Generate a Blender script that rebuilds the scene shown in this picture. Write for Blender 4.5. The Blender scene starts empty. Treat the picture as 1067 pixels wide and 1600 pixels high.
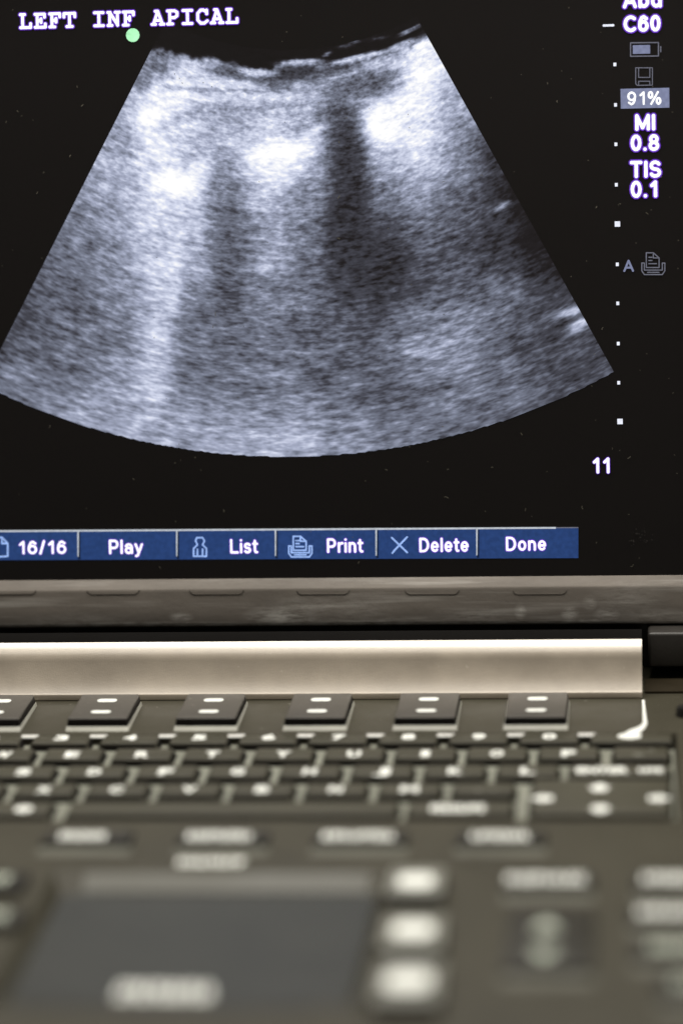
import bpy, bmesh, math, random
from mathutils import Matrix, Vector, noise as mnoise
random.seed(7)
scn = bpy.context.scene
COL = scn.collection

# ------------------------------------------------------------------ camera
# metres; deck top is the plane z = 0, X along the hinge, Y away from the operator.
YAW, PITCH, ROLL, CAMH = 0.100159, 0.226686, -0.032652, 0.227652
FPX = 5000.0                      # focal length in pixels of the 1067 x 1600 frame
def cam_axes():
    cy, sy, cp, sp, cr, sr = math.cos(YAW), math.sin(YAW), math.cos(PITCH), math.sin(PITCH), math.cos(ROLL), math.sin(ROLL)
    f = Vector((-sy*cp, cy*cp, -sp)); x = Vector((cy, sy, 0)); u = x.cross(f)
    return cr*x + sr*u, -sr*x + cr*u, f
CX, CU, CF = cam_axes()
CPOS = Vector((0, 0, CAMH))
cd = bpy.data.cameras.new('camera')
cam = bpy.data.objects.new('camera', cd); COL.objects.link(cam)
cam.matrix_world = Matrix(((CX.x, CU.x, -CF.x, CPOS.x), (CX.y, CU.y, -CF.y, CPOS.y), (CX.z, CU.z, -CF.z, CPOS.z), (0, 0, 0, 1)))
cd.sensor_fit = 'VERTICAL'; cd.sensor_height = 36.0; cd.sensor_width = 24.0
cd.lens = FPX/1600*36.0
cd.clip_start = 0.02; cd.clip_end = 50
cd.dof.use_dof = True; cd.dof.focus_distance = 0.817; cd.dof.aperture_fstop = 4.4
scn.camera = cam
scn.cycles.use_denoising = True
scn.view_settings.view_transform = 'Standard'; scn.view_settings.look = 'None'
scn.view_settings.exposure = 0.0; scn.view_settings.gamma = 1.0
scn.view_settings.use_curve_mapping = False

# ------------------------------------------------------------------ world and lights (dim ambient, an overhead light and a frontal fill)
wd = bpy.data.worlds.new('World'); scn.world = wd; wd.use_nodes = True
bg = wd.node_tree.nodes['Background']; bg.inputs[0].default_value = (1.0, .95, .86, 1); bg.inputs[1].default_value = 0.10
def area(name, loc, target, sx, sy, power, col):
    l = bpy.data.lights.new(name, 'AREA'); l.shape = 'RECTANGLE'; l.size = sx; l.size_y = sy; l.energy = power; l.color = col
    o = bpy.data.objects.new(name, l); COL.objects.link(o); o.location = loc
    o.rotation_euler = (Vector(target)-Vector(loc)).to_track_quat('-Z', 'Y').to_euler(); return o
area('overhead_light', (-.08, .81, .45), (-.09, .77, 0), .7, .30, 4.7, (1.0, .95, .87))  # unseen overhead light, set low for falloff along the deck
area('front_fill', (-.30, .05, 1.7), (-.08, .72, 0), 1.0, .8, 5.0, (1.0, .96, .88))  # unseen fill added to light upright faces from the front

# ------------------------------------------------------------------ measuring helpers: a point of the photo on a real plane
RECL = 0.153155                   # the lid leans back 8.8 degrees
SO = Vector((0, .80, .03)); SN = Vector((0, -math.cos(RECL), math.sin(RECL))); SV = Vector((0, math.sin(RECL), math.cos(RECL)))
def ray(px, py): return CX*((px-533.5)/FPX) + CU*((800-py)/FPX) + CF
def deck(px, py, z=0.0):
    d = ray(px, py); return CPOS + d*((z-CPOS.z)/d.z)
def uv(px, py, w=0.0):
    d = ray(px, py); P = CPOS + d*((SO+SN*w-CPOS).dot(SN)/d.dot(SN)); return P.x, (P-SO).dot(SV)
def S(u, v, w=0.0): return Vector((u, 0, 0)) + SO + SV*v + SN*w     # screen coordinates to world
MM = .001

# ------------------------------------------------------------------ materials
def mat(name): 
    m = bpy.data.materials.new(name); m.use_nodes = True
    nt = m.node_tree; return m, nt, nt.nodes['Principled BSDF'], nt.nodes['Material Output']
def N(nt, t, **kw):
    n = nt.nodes.new(t)
    for k, v in kw.items(): setattr(n, k, v)
    return n
def val(s, v): s.default_value = v
def plastic(name, col, rough, scale=900., bump=.15, spec=.5, var=.25, metal=0., dust=0., dustcol=(.3, .28, .24)):
    m, nt, b, out = mat(name)
    tc = N(nt, 'ShaderNodeTexCoord')
    n1 = N(nt, 'ShaderNodeTexNoise'); val(n1.inputs['Scale'], scale); val(n1.inputs['Detail'], 3)
    n2 = N(nt, 'ShaderNodeTexNoise'); val(n2.inputs['Scale'], 45); val(n2.inputs['Detail'], 6); val(n2.inputs['Roughness'], .65)
    geo = N(nt, 'ShaderNodeNewGeometry')
    for n in (n1, n2): nt.links.new(geo.outputs['Position'], n.inputs['Vector'])
    mr = N(nt, 'ShaderNodeMapRange'); val(mr.inputs['From Min'], .3); val(mr.inputs['From Max'], .7); val(mr.inputs['To Min'], 1-var); val(mr.inputs['To Max'], 1+var)
    nt.links.new(n2.outputs['Fac'], mr.inputs['Value'])
    mx = N(nt, 'ShaderNodeVectorMath', operation='SCALE'); val(mx.inputs[0], col); nt.links.new(mr.outputs[0], mx.inputs['Scale'])
    last = mx.outputs[0]
    if dust:
        n3 = N(nt, 'ShaderNodeTexNoise'); val(n3.inputs['Scale'], 700); val(n3.inputs['Detail'], 2)
        nt.links.new(geo.outputs['Position'], n3.inputs['Vector'])
        dr = N(nt, 'ShaderNodeMapRange'); val(dr.inputs['From Min'], .70); val(dr.inputs['From Max'], .78); val(dr.inputs['To Max'], dust)
        nt.links.new(n3.outputs['Fac'], dr.inputs['Value'])
        mc = N(nt, 'ShaderNodeMix', data_type='RGBA'); nt.links.new(dr.outputs[0], mc.inputs['Factor'])
        nt.links.new(last, mc.inputs[6]); val(mc.inputs[7], (*dustcol, 1)); last = mc.outputs[2]
    nt.links.new(last, b.inputs['Base Color'])
    rr = N(nt, 'ShaderNodeMapRange'); val(rr.inputs['From Min'], .3); val(rr.inputs['From Max'], .7); val(rr.inputs['To Min'], max(.05, rough-.08)); val(rr.inputs['To Max'], rough+.08)
    nt.links.new(n2.outputs['Fac'], rr.inputs['Value']); nt.links.new(rr.outputs[0], b.inputs['Roughness'])
    val(b.inputs['Metallic'], metal); val(b.inputs['Specular IOR Level'], spec)
    bp = N(nt, 'ShaderNodeBump'); val(bp.inputs['Strength'], bump); val(bp.inputs['Distance'], .0002)
    nt.links.new(n1.outputs['Fac'], bp.inputs['Height']); nt.links.new(bp.outputs[0], b.inputs['Normal'])
    m['nodes'] = 1
    return m
def lin(c): return tuple(((x/255)/12.92 if x <= 10 else ((x/255+.055)/1.055)**2.4) for x in c)
def glow(name, col, st=1.0):
    m, nt, b, out = mat(name)
    val(b.inputs['Base Color'], (.004, .004, .004, 1)); val(b.inputs['Specular IOR Level'], .2); val(b.inputs['Roughness'], .4)
    # faint vertical sub-pixel structure of the liquid crystal panel
    geo = N(nt, 'ShaderNodeNewGeometry'); n = N(nt, 'ShaderNodeTexNoise'); val(n.inputs['Scale'], 900); val(n.inputs['Detail'], 1)
    nt.links.new(geo.outputs['Position'], n.inputs['Vector'])
    mr = N(nt, 'ShaderNodeMapRange'); val(mr.inputs['From Min'], .3); val(mr.inputs['From Max'], .7); val(mr.inputs['To Min'], st*.88); val(mr.inputs['To Max'], st*1.12)
    nt.links.new(n.outputs['Fac'], mr.inputs['Value']); nt.links.new(mr.outputs[0], b.inputs['Emission Strength'])
    val(b.inputs['Emission Color'], (*col, 1)); return m

M_deck = plastic('deck_plastic', (.042, .038, .0245), .55, 1500, .25, .25, .10, dust=.8, dustcol=(.25, .24, .2))
M_key = plastic('key_plastic', (.048, .045, .030), .52, 1500, .2, .3, .10)
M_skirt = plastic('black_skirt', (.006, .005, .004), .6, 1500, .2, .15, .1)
M_side = plastic('soft_key_plastic', (.064, .058, .048), .50, 1500, .2, .42, .10, dust=.5)
M_ledge = plastic('ledge_plastic', (.105, .104, .083), .5, 1500, .2, .3, .10)
M_ctrl = plastic('control_plastic', (.022, .020, .014), .5, 1500, .2, .3, .10)
M_tray = plastic('tray_plastic', (.21, .215, .175), .45, 900, .15, .5, .12)
M_flange_lit = plastic('flange_lit_plastic', (.36, .36, .31), .50, 1200, .6, .5, .2, dust=.6)  # pale colour carries the light caught by the flange's slope
M_pad = plastic('trackpad_plastic', (.045, .047, .045), .50, 1800, .1, .15, .05)
M_padlit = plastic('trackpad_slope_lit', (.098, .097, .082), .5, 1500, .1, .3, .08)
M_print = plastic('white_print_and_highlight', (.84, .86, .81), .55, 900, .05, .3, .03)
M_print2 = plastic('grey_green_print', (.46, .50, .42), .55, 900, .05, .3, .03)
M_dim = plastic('worn_print', (.22, .22, .19), .55, 900, .05, .3, .03)
M_dark = plastic('black_plastic', (.012, .011, .010), .35, 900, .1, .5, .1)
M_shell = plastic('case_plastic', (.06, .056, .048), .5, 1200, .2, .45, .1)
M_knuckle = plastic('knuckle_plastic', (.030, .027, .024), .42, 1200, .2, .5, .1)
M_hinge = plastic('taupe_metallic_paint', (.41, .352, .278), .42, 3000, .2, .8, .14, metal=.28, dust=.35, dustcol=(.62, .55, .46))
hb = M_hinge.node_tree.nodes['Principled BSDF']; val(hb.inputs['Coat Weight'], 1.0); val(hb.inputs['Coat Roughness'], .22); val(hb.inputs['Coat IOR'], 1.9)
M_hinge_shade = plastic('hinge_shade_black', (.005, .0045, .004), .9, 900, .05, .08, .1)
M_groove_shade = plastic('groove_shade', (.125, .112, .097), .6, 900, .05, .2, .1)
M_table = plastic('grey_laminate', (.35, .34, .32), .5, 300, .05, .4, .1)

def bezel_material():
    m, nt, b, out = mat('bezel_plastic')
    geo = N(nt, 'ShaderNodeNewGeometry'); P = geo.outputs['Position']
    n1 = N(nt, 'ShaderNodeTexNoise'); val(n1.inputs['Scale'], 60); val(n1.inputs['Detail'], 8); val(n1.inputs['Roughness'], .6)
    mp = N(nt, 'ShaderNodeVectorMath', operation='MULTIPLY'); val(mp.inputs[1], (.45, 1, 2.2)); nt.links.new(P, mp.inputs[0]); nt.links.new(mp.outputs[0], n1.inputs['Vector'])
    n2 = N(nt, 'ShaderNodeTexNoise'); val(n2.inputs['Scale'], 900); val(n2.inputs['Detail'], 4); nt.links.new(P, n2.inputs['Vector'])
    acc = None
    # rubbed, chalky marks: (photo x, photo y, half width px, half height px, strength)
    for (x, y, a, c, s) in [(282, 966, 20, 7, .8), (440, 966, 62, 18, .85), (415, 968, 14, 9, .7), (480, 950, 70, 22, .3), (600, 972, 160, 8, .35), (812, 958, 10, 12, .75), (890, 961, 14, 11, .85), (921, 944, 12, 13, .45),
                            (948, 962, 22, 12, .6), (905, 974, 60, 6, .7), (1020, 965, 60, 14, .35), (560, 955, 60, 26, .25), (120, 970, 110, 12, .22), (980, 935, 60, 30, .2), (740, 965, 70, 16, .3), (533, 977.5, 900, 4.5, .6), (150, 977.5, 300, 4, .5), (900, 976, 300, 5, .5), (533, 912, 900, 9, .08)]:
        u, v = uv(x, y, .004); p = S(u, v, .004)
        sub = N(nt, 'ShaderNodeVectorMath', operation='SUBTRACT'); nt.links.new(P, sub.inputs[0]); val(sub.inputs[1], p)
        sc = N(nt, 'ShaderNodeVectorMath', operation='MULTIPLY'); nt.links.new(sub.outputs[0], sc.inputs[0]); val(sc.inputs[1], (6200./a, 0, 6200./c))
        ln = N(nt, 'ShaderNodeVectorMath', operation='LENGTH'); nt.links.new(sc.outputs[0], ln.inputs[0])
        mr = N(nt, 'ShaderNodeMapRange'); val(mr.inputs['From Min'], 1.15); val(mr.inputs['From Max'], .1); val(mr.inputs['To Max'], s); nt.links.new(ln.outputs['Value'], mr.inputs['Value'])
        if acc is None: acc = mr.outputs[0]
        else:
            mxn = N(nt, 'ShaderNodeMath', operation='MAXIMUM'); nt.links.new(acc, mxn.inputs[0]); nt.links.new(mr.outputs[0], mxn.inputs[1]); acc = mxn.outputs[0]
    n3 = N(nt, 'ShaderNodeTexNoise'); val(n3.inputs['Scale'], 420); val(n3.inputs['Detail'], 9); val(n3.inputs['Roughness'], .7); nt.links.new(mp.outputs[0], n3.inputs['Vector'])
    r3 = N(nt, 'ShaderNodeMapRange'); val(r3.inputs['From Min'], .36); val(r3.inputs['From Max'], .58); nt.links.new(n3.outputs['Fac'], r3.inputs['Value'])
    mu = N(nt, 'ShaderNodeMath', operation='MULTIPLY'); nt.links.new(acc, mu.inputs[0]); nt.links.new(r3.outputs[0], mu.inputs[1])
    # long faint wiping streaks
    st = N(nt, 'ShaderNodeTexNoise'); val(st.inputs['Scale'], 100); val(st.inputs['Detail'], 5)
    mp2 = N(nt, 'ShaderNodeMapping'); val(mp2.inputs['Rotation'], (0, math.radians(14), 0)); val(mp2.inputs['Scale'], (.25, 1, 5.0)); nt.links.new(P, mp2.inputs['Vector']); nt.links.new(mp2.outputs[0], st.inputs['Vector'])
    sr = N(nt, 'ShaderNodeMapRange'); val(sr.inputs['From Min'], .55); val(sr.inputs['From Max'], .8); val(sr.inputs['To Max'], .45); nt.links.new(st.outputs['Fac'], sr.inputs['Value'])
    ad = N(nt, 'ShaderNodeMath', operation='ADD', use_clamp=True); nt.links.new(mu.outputs[0], ad.inputs[0]); nt.links.new(sr.outputs[0], ad.inputs[1])
    r1 = N(nt, 'ShaderNodeMapRange'); val(r1.inputs['From Min'], .3); val(r1.inputs['From Max'], .7); val(r1.inputs['To Min'], .8); val(r1.inputs['To Max'], 1.2); nt.links.new(n1.outputs['Fac'], r1.inputs['Value'])
    sc = N(nt, 'ShaderNodeVectorMath', operation='SCALE'); val(sc.inputs[0], BEZCOL); nt.links.new(r1.outputs[0], sc.inputs['Scale'])
    mc = N(nt, 'ShaderNodeMix', data_type='RGBA'); nt.links.new(ad.outputs[0], mc.inputs['Factor']); nt.links.new(sc.outputs[0], mc.inputs[6]); val(mc.inputs[7], (.60, .58, .54, 1))
    nt.links.new(mc.outputs[2], b.inputs['Base Color']); val(b.inputs['Roughness'], .62); val(b.inputs['Specular IOR Level'], .25)
    bp = N(nt, 'ShaderNodeBump'); val(bp.inputs['Strength'], .25); val(bp.inputs['Distance'], .0002)
    nt.links.new(n2.outputs['Fac'], bp.inputs['Height']); nt.links.new(bp.outputs[0], b.inputs['Normal'])
    return m
BEZCOL = (.178, .158, .137)
M_bezel = bezel_material()

def lcd_material():
    m, nt, b, out = mat('black_panel')
    geo = N(nt, 'ShaderNodeNewGeometry'); n = N(nt, 'ShaderNodeTexNoise'); val(n.inputs['Scale'], 40); val(n.inputs['Detail'], 4); nt.links.new(geo.outputs['Position'], n.inputs['Vector'])
    cr = N(nt, 'ShaderNodeValToRGB'); cr.color_ramp.elements[0].color = (.0070, .0057, .0056, 1); cr.color_ramp.elements[1].color = (.0086, .0070, .0068, 1); nt.links.new(n.outputs['Fac'], cr.inputs[0])
    nt.links.new(cr.outputs[0], b.inputs['Base Color']); val(b.inputs['Roughness'], .45); val(b.inputs['Specular IOR Level'], .25); return m
M_lcd = lcd_material()
M_white = glow('screen_white', (1.0, 1.0, 1.0), 1.25)
M_fringe = glow('violet_lens_fringe', lin((112, 60, 204)), 1.0)  # violet lens fringe of bright lettering, painted as a glowing outline
M_blue = glow('screen_blue', lin((37, 63, 114)), 1.0)
M_bar_line = glow('screen_pale_line', lin((200, 206, 214)), .9)
M_bar_edge = glow('screen_navy_line', lin((16, 32, 62)), 1.0)
M_icon = glow('screen_pale_blue', lin((150, 180, 236)), 1.1)
M_icon_grey = glow('screen_grey', lin((112, 113, 126)), .9)
M_box = glow('screen_slate', lin((126, 132, 162)), 1.0)
M_green = glow('screen_green', lin((176, 246, 190)), 1.1)
M_tick = glow('screen_tick', lin((225, 228, 240)), 1.2)

# ------------------------------------------------------------------ mesh helpers
def link(name, me, m, parent=None, loc=(0, 0, 0), smooth=False):
    o = bpy.data.objects.new(name, me); COL.objects.link(o); o.location = loc
    if m is not None and not me.materials: me.materials.append(m)
    if smooth:
        for p in me.polygons: p.use_smooth = True
    if parent is not None: attach(o, parent)
    return o
def attach(o, parent):             # every object keeps its world position as its location
    o.parent = parent; o.matrix_parent_inverse = Matrix.Translation(-parent.location)
def obj_bm(name, bm, m, parent=None, loc=(0, 0, 0), smooth=False):
    bmesh.ops.recalc_face_normals(bm, faces=bm.faces[:])
    me = bpy.data.meshes.new(name); bm.to_mesh(me); bm.free(); return link(name, me, m, parent, loc, smooth)
def obj_py(name, vs, fs, m, parent=None, loc=(0, 0, 0), smooth=False):
    me = bpy.data.meshes.new(name); me.from_pydata([tuple(v) for v in vs], [], fs); me.update(); return link(name, me, m, parent, loc, smooth)
def smooth_by_angle(o, deg=35):
    me = o.data
    for p in me.polygons: p.use_smooth = True
    bm = bmesh.new(); bm.from_mesh(me)
    for e in bm.edges:
        e.smooth = not (len(e.link_faces) == 2 and e.calc_face_angle(0) > math.radians(deg))
    bm.to_mesh(me); bm.free()
def box_bm(x0, x1, y0, y1, z0, z1, bm=None):
    bm = bm or bmesh.new()
    v = [bm.verts.new(p) for p in ((x0, y0, z0), (x1, y0, z0), (x1, y1, z0), (x0, y1, z0), (x0, y0, z1), (x1, y0, z1), (x1, y1, z1), (x0, y1, z1))]
    for f in ((3, 2, 1, 0), (4, 5, 6, 7), (0, 1, 5, 4), (1, 2, 6, 5), (2, 3, 7, 6), (3, 0, 4, 7)): bm.faces.new([v[i] for i in f])
    return bm
def frustum_bm(w, d, h, fl, ff, fb=None, bev=.0005, seg=3, z0=0.0, skirt=False):
    """key shape: top w x d at height 0, base lower by h and wider by fl at the sides, ff in front, fb behind"""
    fb = fl if fb is None else fb
    bm = bmesh.new()
    t = [(-w/2, -d/2, z0), (w/2, -d/2, z0), (w/2, d/2, z0), (-w/2, d/2, z0)]
    b_ = [(-w/2-fl, -d/2-ff, z0-h), (w/2+fl, -d/2-ff, z0-h), (w/2+fl, d/2+fb, z0-h), (-w/2-fl, d/2+fb, z0-h)]
    v = [bm.verts.new(p) for p in b_+t]
    for f in ((3, 2, 1, 0), (4, 5, 6, 7), (0, 1, 5, 4), (1, 2, 6, 5), (2, 3, 7, 6), (3, 0, 4, 7)): bm.faces.new([v[i] for i in f])
    bm.edges.ensure_lookup_table()
    es = [e for e in bm.edges if not all(q.co.z < z0-h*.5 for q in e.verts)]
    bmesh.ops.bevel(bm, geom=es, offset=bev, segments=seg, profile=.5, affect='EDGES')
    bmesh.ops.recalc_face_normals(bm, faces=bm.faces[:])
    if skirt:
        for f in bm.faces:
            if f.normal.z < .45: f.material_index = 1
    return bm
def profile_x(name, pts, x0, x1, m, parent, caps=True, smooth=35):
    """closed (y, z) outline extruded along X"""
    n = len(pts); vs = [(x0, y, z) for y, z in pts] + [(x1, y, z) for y, z in pts]
    fs = [(i, (i+1) % n, n+(i+1) % n, n+i) for i in range(n)]
    if caps: fs += [tuple(range(n))[::-1], tuple(range(n, 2*n))]
    bm = bmesh.new(); V = [bm.verts.new(p) for p in vs]
    for f in fs: bm.faces.new([V[i] for i in f])
    o = obj_bm(name, bm, m, parent); smooth_by_angle(o, smooth); return o
_fc = {}
def glyphs(text, bold=0.0):
    """outline of a string as triangles (unit size), through the built-in font"""
    key = (text, bold)
    if key in _fc: return _fc[key]
    c = bpy.data.curves.new('lettering', 'FONT'); c.body = text; c.size = 1.0; c.offset = bold; c.resolution_u = 4; c.fill_mode = 'FRONT'
    o = bpy.data.objects.new('lettering', c); COL.objects.link(o)
    dg = bpy.context.evaluated_depsgraph_get(); dg.update()
    me = o.evaluated_get(dg).to_mesh()
    vs = [tuple(v.co) for v in me.vertices]; fs = [tuple(p.vertices) for p in me.polygons]
    o.evaluated_get(dg).to_mesh_clear(); bpy.data.objects.remove(o); bpy.data.curves.remove(c)
    _fc[key] = (vs, fs); return vs, fs
CAP = max(v[1] for v in glyphs('H')[0])
def fit_text(text, width, cap, bold=0.0, bx=None):
    """string scaled to a width and a capital height, origin bottom left of the unbolded outline"""
    v0, _ = glyphs(text); a = min(v[0] for v in v0); b = max(v[0] for v in v0)
    vs, fs = glyphs(text, bold)
    sx = width/(b-a); sy = cap/CAP
    return [((v[0]-a)*sx, v[1]*sy) for v in vs], fs
def strokes(lines, t):
    """pen strokes as flat quads with octagonal ends; returns verts 2D, faces"""
    vs, fs = [], []
    for (a, b) in lines:
        a = Vector(a); b = Vector(b); d = (b-a); L = d.length
        d = d/L if L > 1e-9 else Vector((1, 0)); n = Vector((-d.y, d.x)); h = t/2; k = h*.45
        i = len(vs)
        for p in (a-d*h*.9+n*k, a-d*k*.6+n*h, b+d*k*.6+n*h, b+d*h*.9+n*k, b+d*h*.9-n*k, b+d*k*.6-n*h, a-d*k*.6-n*h, a-d*h*.9-n*k): vs.append((p.x, p.y))
        fs.append(tuple(range(i+7, i-1, -1)))
    return vs, fs

# ------------------------------------------------------------------ the table it stands on
BASE_Z = -.034
tb = obj_bm('table_top', box_bm(-1.0, .9, .1, 1.5, BASE_Z-.03, BASE_Z-.0005), M_table); tb['kind'] = 'structure'

# ------------------------------------------------------------------ the machine
root = bpy.data.objects.new('ultrasound_machine', None); COL.objects.link(root)
root.location = (-.0935, .66, BASE_Z); root.empty_display_size = .05
root['label'] = 'open portable ultrasound machine with a grey scan on its screen and dark blurred keys'
root['category'] = 'ultrasound machine'

# ---- base with an inset keyboard tray and a sunk trackpad
MX = -.0935
X0, X1 = -.232, .045
Y0, Y1 = .500, .825
TX0, TX1 = -.1925, .0046          # tray opening
TY0, TY1 = .6772, .7424
a = deck(30, 1360); TPY1 = a.y
PX0, PX1 = deck(36, 1450).x, deck(592, 1450).x
PY0 = deck(300, 1570).y
FLOOR = -.0021
def deck_shell():
    bm = bmesh.new()
    xs = sorted({X0, TX0, TX1, X1, PX0, PX1}); ys = sorted({Y0, PY0, TPY1, TY0, TY1, Y1})
    V = {}
    def v(x, y, z):
        k = (round(x, 6), round(y, 6), round(z, 6))
        if k not in V: V[k] = bm.verts.new((x, y, z))
        return V[k]
    def hole(x, y): return (TX0 < x < TX1 and TY0 < y < TY1) or (PX0 < x < PX1 and PY0 < y < TPY1)
    for i in range(len(xs)-1):
        for j in range(len(ys)-1):
            if not hole((xs[i]+xs[i+1])/2, (ys[j]+ys[j+1])/2):
                bm.faces.new((v(xs[i], ys[j], 0), v(xs[i+1], ys[j], 0), v(xs[i+1], ys[j+1], 0), v(xs[i], ys[j+1], 0)))
    # skirt and bottom
    per = [(x, Y0) for x in xs] + [(X1, y) for y in ys[1:]] + [(x, Y1) for x in xs[-2::-1]] + [(X0, y) for y in ys[-2:0:-1]]
    n = len(per)
    low = [v(x, y, BASE_Z) for x, y in per]
    for i in range(n):
        k = (i+1) % n; bm.faces.new((v(*per[k], 0), v(*per[i], 0), low[i], low[k]))
    bm.faces.new(low[::-1])
    # walls of the two openings; far walls lean so that they face the operator
    def well(x0, x1, y0, y1, z, lean, side):
        top = [(x0, y0), (x1, y0), (x1, y1), (x0, y1)]; bot = [(x0+side, y0+side), (x1-side, y0+side), (x1-side, y1-lean), (x0+side, y1-lean)]
        cuts = [[t for t in xs if x0 <= t <= x1], None]
        B = [bm.verts.new((p[0], p[1], z)) for p in bot]
        for i in range(4):
            k = (i+1) % 4; p, q = top[i], top[k]
            if i % 2 == 0: mids = [(t, p[1]) for t in (xs if i == 0 else xs[::-1]) if min(p[0], q[0]) <= t <= max(p[0], q[0])]
            else: mids = [(p[0], t) for t in (ys if i == 1 else ys[::-1]) if min(p[1], q[1]) <= t <= max(p[1], q[1])]
            bm.faces.new([v(*t, 0) for t in mids] + [B[k], B[i]])
        bm.faces.new(B)
    well(TX0, TX1, TY0, TY1, FLOOR-.0012, .0012, .0004)
    well(PX0, PX1, PY0, TPY1, -.0034, .0066, .0026)
    return bm
base = obj_bm('base_case', deck_shell(), M_deck, root); base.data.materials.append(M_shell)

# tray floor with a rounded rim, its glints painted pale, at its back (the rim shows between the top row of keys)
tw = bmesh.new()
box_bm(TX0+.0006, TX1-.0006, TY0+.0006, TY1-.0016, FLOOR-.0010, FLOOR, tw)
obj_bm('keyboard_tray', tw, M_tray, root)

# ---- hinge cover: long taupe bar with a rounded top
XH0, XH1 = 2*MX-.0037+.0005, -.0037
TH0, HR = math.radians(22), .0084
HYE, HZE = .7728+.0030, .0020+.0030/math.tan(TH0)
HYC, HZC = HYE+HR*math.cos(TH0), HZE-HR*math.sin(TH0)
def crest(a0, a1, n, r=HR): return [(HYC-r*math.cos(math.radians(a0+(a1-a0)*i/n)), HZC+r*math.sin(math.radians(a0+(a1-a0)*i/n))) for i in range(n+1)]
hc = profile_x('hinge_cover', [(.7722, .0002), (.7722, .0014), (.7724, .0017), (.7728, .0020)]+crest(22, 59, 14)+[(.7845, .0090), (.7845, .0002)], XH0, XH1, M_hinge, root, smooth=50)
profile_x('hinge_top_shade', crest(60, 120, 14, HR-.0001)+[(.7955, .0090), (.7955, .0002), (.7850, .0002), (.7850, .0088)], XH0, XH1, M_hinge_shade, root, smooth=50)  # near-black strip stands in for the deep shade on the hinge top
bpy.context.view_layer.update()

# ---- lid: shell, bezel ring, display
GU0, GU1 = 2*MX-.0105, .0105
GV0 = uv(440, 906, .0003)[1]; GV1 = .152
FW = .0028
o1 = GV0-uv(440, 921.5, FW)[1]; o2 = GV0-uv(440, 979, FW)[1]
prof = [(-.0004, .0001), (.0000, .0006), (o1*.80, FW-.0005), (o1, FW-.0001), (o1+.0005, FW), (o1+(o2-o1)*.5, FW+.0001), (o2-.0011, FW-.0001), (o2-.0004, FW-.0004), (o2, FW-.0011), (o2, -.0110), (o2-.004, -.0125)]
def ring_bezel():
    bm = bmesh.new(); rows = []
    for (o, w) in prof:
        r = []
        for (u, v, du, dv) in ((GU0, GV0, -1, -1), (GU1, GV0, 1, -1), (GU1, GV1, 1, 1), (GU0, GV1, -1, 1)):
            r.append(bm.verts.new(S(u+du*o, v+dv*o, w)))
        rows.append(r)
    for i in range(len(rows)-1):
        for k in range(4):
            q = (k+1) % 4; bm.faces.new((rows[i][k], rows[i][q], rows[i+1][q], rows[i+1][k]))
    bm.faces.new(rows[-1]); return bm
bez = obj_bm('bezel', ring_bezel(), M_bezel, root); smooth_by_angle(bez, 40)
for (x0, x1, dep) in ((-24, 57, .5), (137, 218, .5), (297, 381, 1.), (464, 546, .6), (633, 717, .8), (801, 885, .2)):
    pts = []
    for (x, y) in ((x0, 922.5), (x0+2.5, 926.5), (x0+7, 928.6), (x1-7, 928.2), (x1-2.5, 926), (x1, 922)): pts.append(uv(x, y-.55*(x-533)/100*.0, FW))
    t = .00014*dep+.00006
    lines = list(zip(pts[:-1], pts[1:])); v2, fs = strokes(lines, t)
    bm = bmesh.new(); V = [bm.verts.new(S(p[0], p[1], FW+.00018)) for p in v2]
    for f in fs: bm.faces.new([V[i] for i in f])
    ex = bmesh.ops.extrude_face_region(bm, geom=bm.faces[:])
    bmesh.ops.translate(bm, verts=[e for e in ex['geom'] if isinstance(e, bmesh.types.BMVert)], vec=-SN*.0003)
    obj_bm('groove_shade_line', bm, M_groove_shade, bez)
disp = obj_py('display', [S(GU0-.0015, GV0-.0015, 0), S(GU1+.0015, GV0-.0015, 0), S(GU1+.0015, GV1+.0015, 0), S(GU0-.0015, GV1+.0015, 0)], [(0, 1, 2, 3)], M_lcd, root)

# knuckles that carry the lid at both ends of the hinge cover
def knuckle(x0, x1):
    z1 = S(0, GV0-o2, 0).z-.0002
    bm = box_bm(x0, x1, .7885, .8060, .0034, z1)
    bmesh.ops.bevel(bm, geom=bm.edges[:], offset=.0009, segments=3, profile=.5, affect='EDGES')
    o = obj_bm('lid_knuckle', bm, M_knuckle, root); smooth_by_angle(o, 40)
knuckle(-.0022, .0235); knuckle(2*MX-.0235, 2*MX+.0022)
obj_bm('hinge_shaft', box_bm(2*MX-.0225, .0225, .8005, .8100, .0004, S(0, GV0-o2, 0).z-.0001), M_dark, root)
g0 = deck(1004, 1084); g1 = deck(1004, 1064)
obj_bm('rear_shade_strip', box_bm(-.0030, .0250, g0.y, min(g1.y, .7880), .0001, .0006), plastic('brown_shade', (.022, .016, .007), .5, 900, .1, .4, .2), root)  # dark brown strip stands in for the shaded deck beside the hinge

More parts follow.
